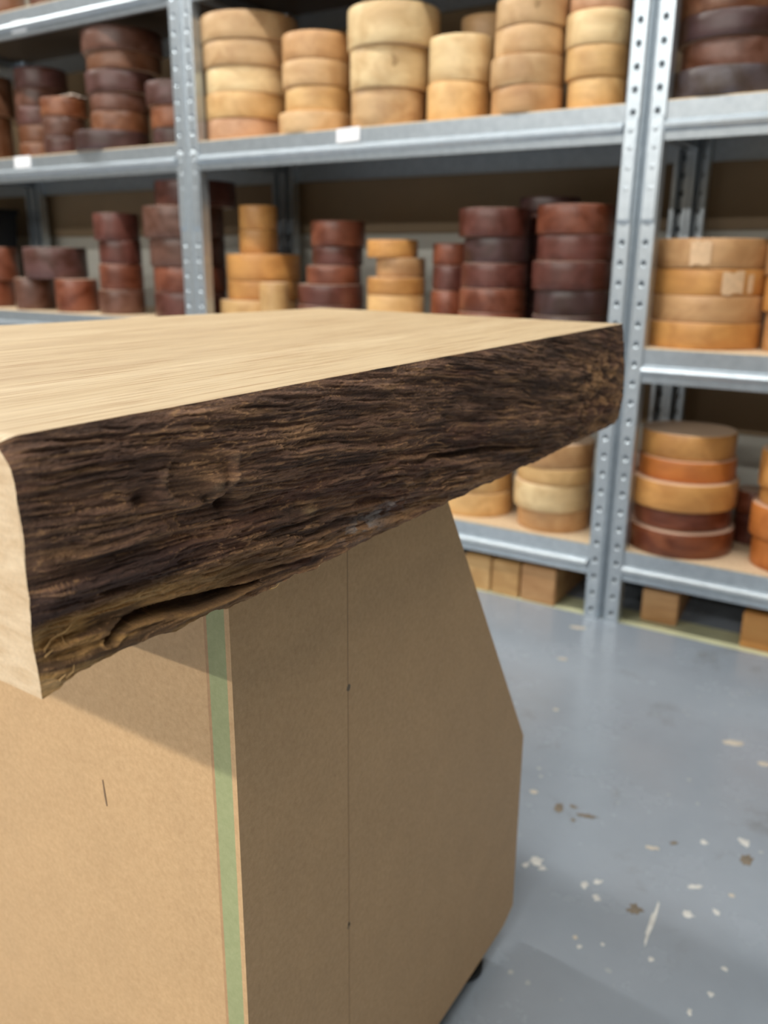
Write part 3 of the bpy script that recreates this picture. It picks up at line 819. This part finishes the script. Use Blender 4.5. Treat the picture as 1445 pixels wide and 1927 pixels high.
P = mixc(P, tan_, rough_far * sstep(.42, .66, rf + .5) * .75)
P = mixc(P, lin(74, 52, 48), np.clip(band, 0, 1) * .7)
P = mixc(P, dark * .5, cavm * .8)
P = mixc(P, lin(206, 158, 98), np.clip(lip, 0, 1) * .45 * sstep(.35, .6, fib))
lich = np.clip(bell(Y, Z, .452, .676, .020, .006) + bell(Y, Z, .488, .6805, .022, .0055), 0, 1) * sstep(.42, .58, fbm(S / .012, Z / .006, 99, 4))
P = mixc(P, grey, lich * .75)
P = mixc(P, lin(176, 150, 120), np.clip(kn * 1.1 - .5, 0, 1) * .8 * sstep(.30, .5, pl2) * 1.2)
P = mixc(P, dark * .5, np.clip(kh + kh2, 0, 1) * .85)
P = mixc(P, dark * .6, np.clip(kn2 + crm, 0, 1) * .6)
P = mixc(P, lin(112, 80, 52), sstep(1.0, .6, knring) * .45)
P = mixc(P, lin(150, 120, 92), np.clip(kr, 0, 1) * sstep(.4, .6, pl2) * .6)
P = mixc(P, lin(206, 176, 130), np.clip(bell(Y, Z, .3955, .7040, .006, .003), 0, 1) * sstep(.4, .6, pl2) * .9)
# frayed plate lips, highlight from overhead light painted in as tan
lips = sstep(.10, .0, np.abs((lev - np.floor(lev)) - .20)) * sstep(.45, .75, pl_r)
P = mixc(P, tan_, lips * .75)
P = np.clip(P, 0, 1)

idx = np.arange(NS * NW).reshape(NS, NW)
q = np.stack([idx[:-1, :-1], idx[1:, :-1], idx[1:, 1:], idx[:-1, 1:]], -1).reshape(-1, 4)
slab = empty('timber_slab', (0, 0, 0))
tag(slab, 'thick pale timber slab with a dark bark edge lying on the MDF stand', 'timber slab')
me = bpy.data.meshes.new('bark_edge')
me.vertices.add(len(co)); me.vertices.foreach_set('co', co.astype(np.float32).ravel())
me.loops.add(q.size); me.loops.foreach_set('vertex_index', q.astype(np.int32).ravel())
me.polygons.add(len(q)); me.polygons.foreach_set('loop_start', np.arange(0, q.size, 4, dtype=np.int32))
me.update(calc_edges=True); me.validate()
at = me.attributes.new('pigment', 'FLOAT_COLOR', 'POINT')
rgba = np.ones((NS * NW, 4), np.float32); rgba[:, :3] = P.reshape(-1, 3)
at.data.foreach_set('color', rgba.ravel())
me.polygons.foreach_set('use_smooth', np.ones(len(q), bool))
me.update()
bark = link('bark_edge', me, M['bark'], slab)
bark['label'] = 'rough dark brown bark along the slab edge'

# sawn body: planed top, underside, back and two sawn ends
BX0, BX1 = -2.86 * A, -2.55 * A
BY0, BY1 = SY0 + .012, SY1 + .047
bm = bmesh.new()
cols = list(range(0, NS, 3));
if cols[-1] != NS - 1: cols.append(NS - 1)
def bpt(k):
    s_ = (yy[k] - SY0) / (SY1 - SY0)
    return (BX0 + (BX1 - BX0) * s_ + .004 * math.sin(s_ * 17), BY0 + (BY1 - BY0) * s_)
tf = [bm.verts.new((X[k, -1], Y[k, -1], Z[k, -1])) for k in cols]
bf = [bm.verts.new((X[k, 0], Y[k, 0], Z[k, 0])) for k in cols]
tb = [bm.verts.new((*bpt(k), ZT)) for k in cols]
bb = [bm.verts.new((bpt(k)[0] + .012, bpt(k)[1], .664)) for k in cols]
for i in range(len(cols) - 1):
    bm.faces.new((tf[i], tf[i + 1], tb[i + 1], tb[i]))
    bm.faces.new((bf[i], bb[i], bb[i + 1], bf[i + 1]))
    bm.faces.new((tb[i], tb[i + 1], bb[i + 1], bb[i]))
link('planed_body', mesh_from_bm(bm, 'planed_body'), M['slab'], slab)
for k, i in ((0, 0), (NS - 1, -1)):
    bm = bmesh.new()
    vs = [bm.verts.new((X[k, j], Y[k, j], Z[k, j])) for j in range(0, NW - 1, 2)] + [bm.verts.new((X[k, -1], Y[k, -1], Z[k, -1]))]
    vs += [bm.verts.new((*bpt(k), ZT)), bm.verts.new((bpt(k)[0] + .012, bpt(k)[1], .664))]
    bm.faces.new(vs)
    bmesh.ops.triangulate(bm, faces=bm.faces[:])
    link('sawn_end', mesh_from_bm(bm, 'sawn_end'), M['slab_end'], slab)
# frayed splinters hanging off the bark
def fray(pts, r0):
    bm = bmesh.new(); rings = []
    for k, p_ in enumerate(pts):
        r_ = r0 * (1 - .75 * k / (len(pts) - 1))
        rings.append([bm.verts.new((p_[0] + r_ * math.cos(a), p_[1], p_[2] + r_ * math.sin(a))) for a in [j * math.pi / 2.5 for j in range(5)]])
    for a_, b_ in zip(rings, rings[1:]):
        for j in range(5): bm.faces.new((a_[j], a_[(j + 1) % 5], b_[(j + 1) % 5], b_[j]))
    link('splinter', mesh_from_bm(bm, 'splinter', True), M['splinter'], bark)
def surf_x(y, z):
    i = int(np.clip(np.searchsorted(yy, y), 0, NS - 1)); w_ = (z - zb[i]) / (ZT - zb[i])
    return float(X[i, int(np.clip(w_ * (NW - 1), 0, NW - 1))])
for pts, r0 in (([(.203, .686), (.209, .6885), (.2155, .6905), (.222, .694), (.231, .6945)], .0005),
                ([(.2145, .690), (.2150, .6875), (.2130, .6855)], .0005), ([(.2105, .671), (.2125, .6735), (.2130, .677)], .0005),
                ([(.2065, .6715), (.2085, .674)], .0005), ([(.203, .6835), (.207, .6855)], .0006),
                ([(.352, .6655), (.357, .6650), (.360, .6665)], .0006)):
    fray([(surf_x(y, z) + .0012 + .0006 * k, y, z) for k, (y, z) in enumerate(pts)], r0)

# ================================================================== the MDF stand
B = 0.395 * CAM_H              # outer face of the side panel: x = -B
ZTOP = 0.6640
def bz(v): return CAM_H + v * B
stand = empty('mdf_stand', (-.62, .7, 0))
tag(stand, 'brown MDF pedestal with angled side panels carrying the timber slab', 'stand')
def sp_(name, me, mat): 
    o = link(name, me, mat, stand); o.matrix_parent_inverse = Matrix.Translation((.62, -.7, 0)); return o
YN = 1.0565 * B
zb_ = bz(-2.43)
out = [(YN, ZTOP), (1.9046 * B - .618 * (ZTOP - bz(-.605)), ZTOP), (2.553 * B, bz(-1.6475)), (2.553 * B, bz(-2.395)), (2.47 * B, zb_), (YN, zb_)]
def side(x_out, sgn):
    # layers from the outside in: skin, green core, skin
    s0, s1, s2, s3 = x_out, x_out - sgn * .0042, x_out - sgn * .0196, x_out - sgn * .0222
    sp_('side_panel', mesh_from_bm(extrude_poly(out, 'x', s1, s0), 'side_panel'), M['mdf'])
    sp_('green_core', mesh_from_bm(extrude_poly(out, 'x', s2, s1), 'green_core'), M['mdf_green'])['label'] = 'sage green core layer of the side panel'
    sp_('inner_skin', mesh_from_bm(extrude_poly(out, 'x', s3, s2), 'inner_skin'), M['mdf_seam'])
XL = -2.72 * A
side(-B, 1); side(XL, -1)
bm = bmesh.new(); add_box(bm, XL + .0225, -B - .0225, YN + .0008, YN + .019, zb_, ZTOP)
sp_('end_panel', mesh_from_bm(bm, 'end_panel'), M['mdf'])
bm = bmesh.new(); add_box(bm, XL + .0225, -B - .0225, 1.80 * B, 1.80 * B + .018, zb_, ZTOP)
sp_('rear_panel', mesh_from_bm(bm, 'rear_panel'), M['mdf'])
bm = bmesh.new(); add_box(bm, XL + .0225, -B - .0225, YN + .02, 2.40 * B, zb_, zb_ + .018)
sp_('base_panel', mesh_from_bm(bm, 'base_panel'), M['mdf'])
# pencilled line, plugs and a scuff
bm = bmesh.new(); add_box(bm, -B, -B + .0002, 1.4385 * B - .0004, 1.4385 * B + .0004, zb_, ZTOP)
sp_('pencil_line', mesh_from_bm(bm, 'pencil_line'), M['pencil'])
def plug(y, z, r, m):
    bm = bmesh.new()
    pr = [(y + r * (1 + .2 * math.sin(2 * a)) * math.cos(a), z + 1.25 * r * math.sin(a)) for a in [2 * math.pi * k / 14 for k in range(14)]]
    o = sp_('plug', mesh_from_bm(extrude_poly(pr, 'x', -B - .002, -B + .0003), 'plug'), m)
plug(1.441 * B, bz(-.950), .0023, M['plug']); plug(1.437 * B, bz(-1.6234), .0022, M['plug_light'])
plug(1.4375 * B, bz(-1.617), .0014, M['plug'])
bm = bmesh.new()
mk = [(-.4745, .4700), (-.4735, .4705), (-.4722, .4585), (-.4714, .4480), (-.4726, .4476), (-.4738, .4560)]
pr = [(a, b) for a, b in mk]
sp_('scuff_mark', mesh_from_bm(extrude_poly(pr, 'y', YN + .0005, YN + .001), 'scuff_mark'), M['scuff'])
# black feet
for (fx, fy) in ((-B - .03, 2.30 * B), (-B - .03, 1.25 * B), (XL + .03, 2.30 * B), (XL + .03, 1.25 * B)):
    bm = bmesh.new()
    prof = [(.024, 0), (.027, .004), (.027, .010), (.014, .014), (.014, zb_)]
    rings = [[bm.verts.new((fx + r_ * math.cos(a), fy + r_ * math.sin(a), z_)) for a in [2 * math.pi * k / 24 for k in range(24)]] for r_, z_ in prof]
    for a_, b_ in zip(rings, rings[1:]):
        for j in range(24): bm.faces.new((a_[j], a_[(j + 1) % 24], b_[(j + 1) % 24], b_[j]))
    bm.faces.new(rings[0]); bm.faces.new(rings[-1])
    sp_('foot', mesh_from_bm(bm, 'foot'), M['rubber'])
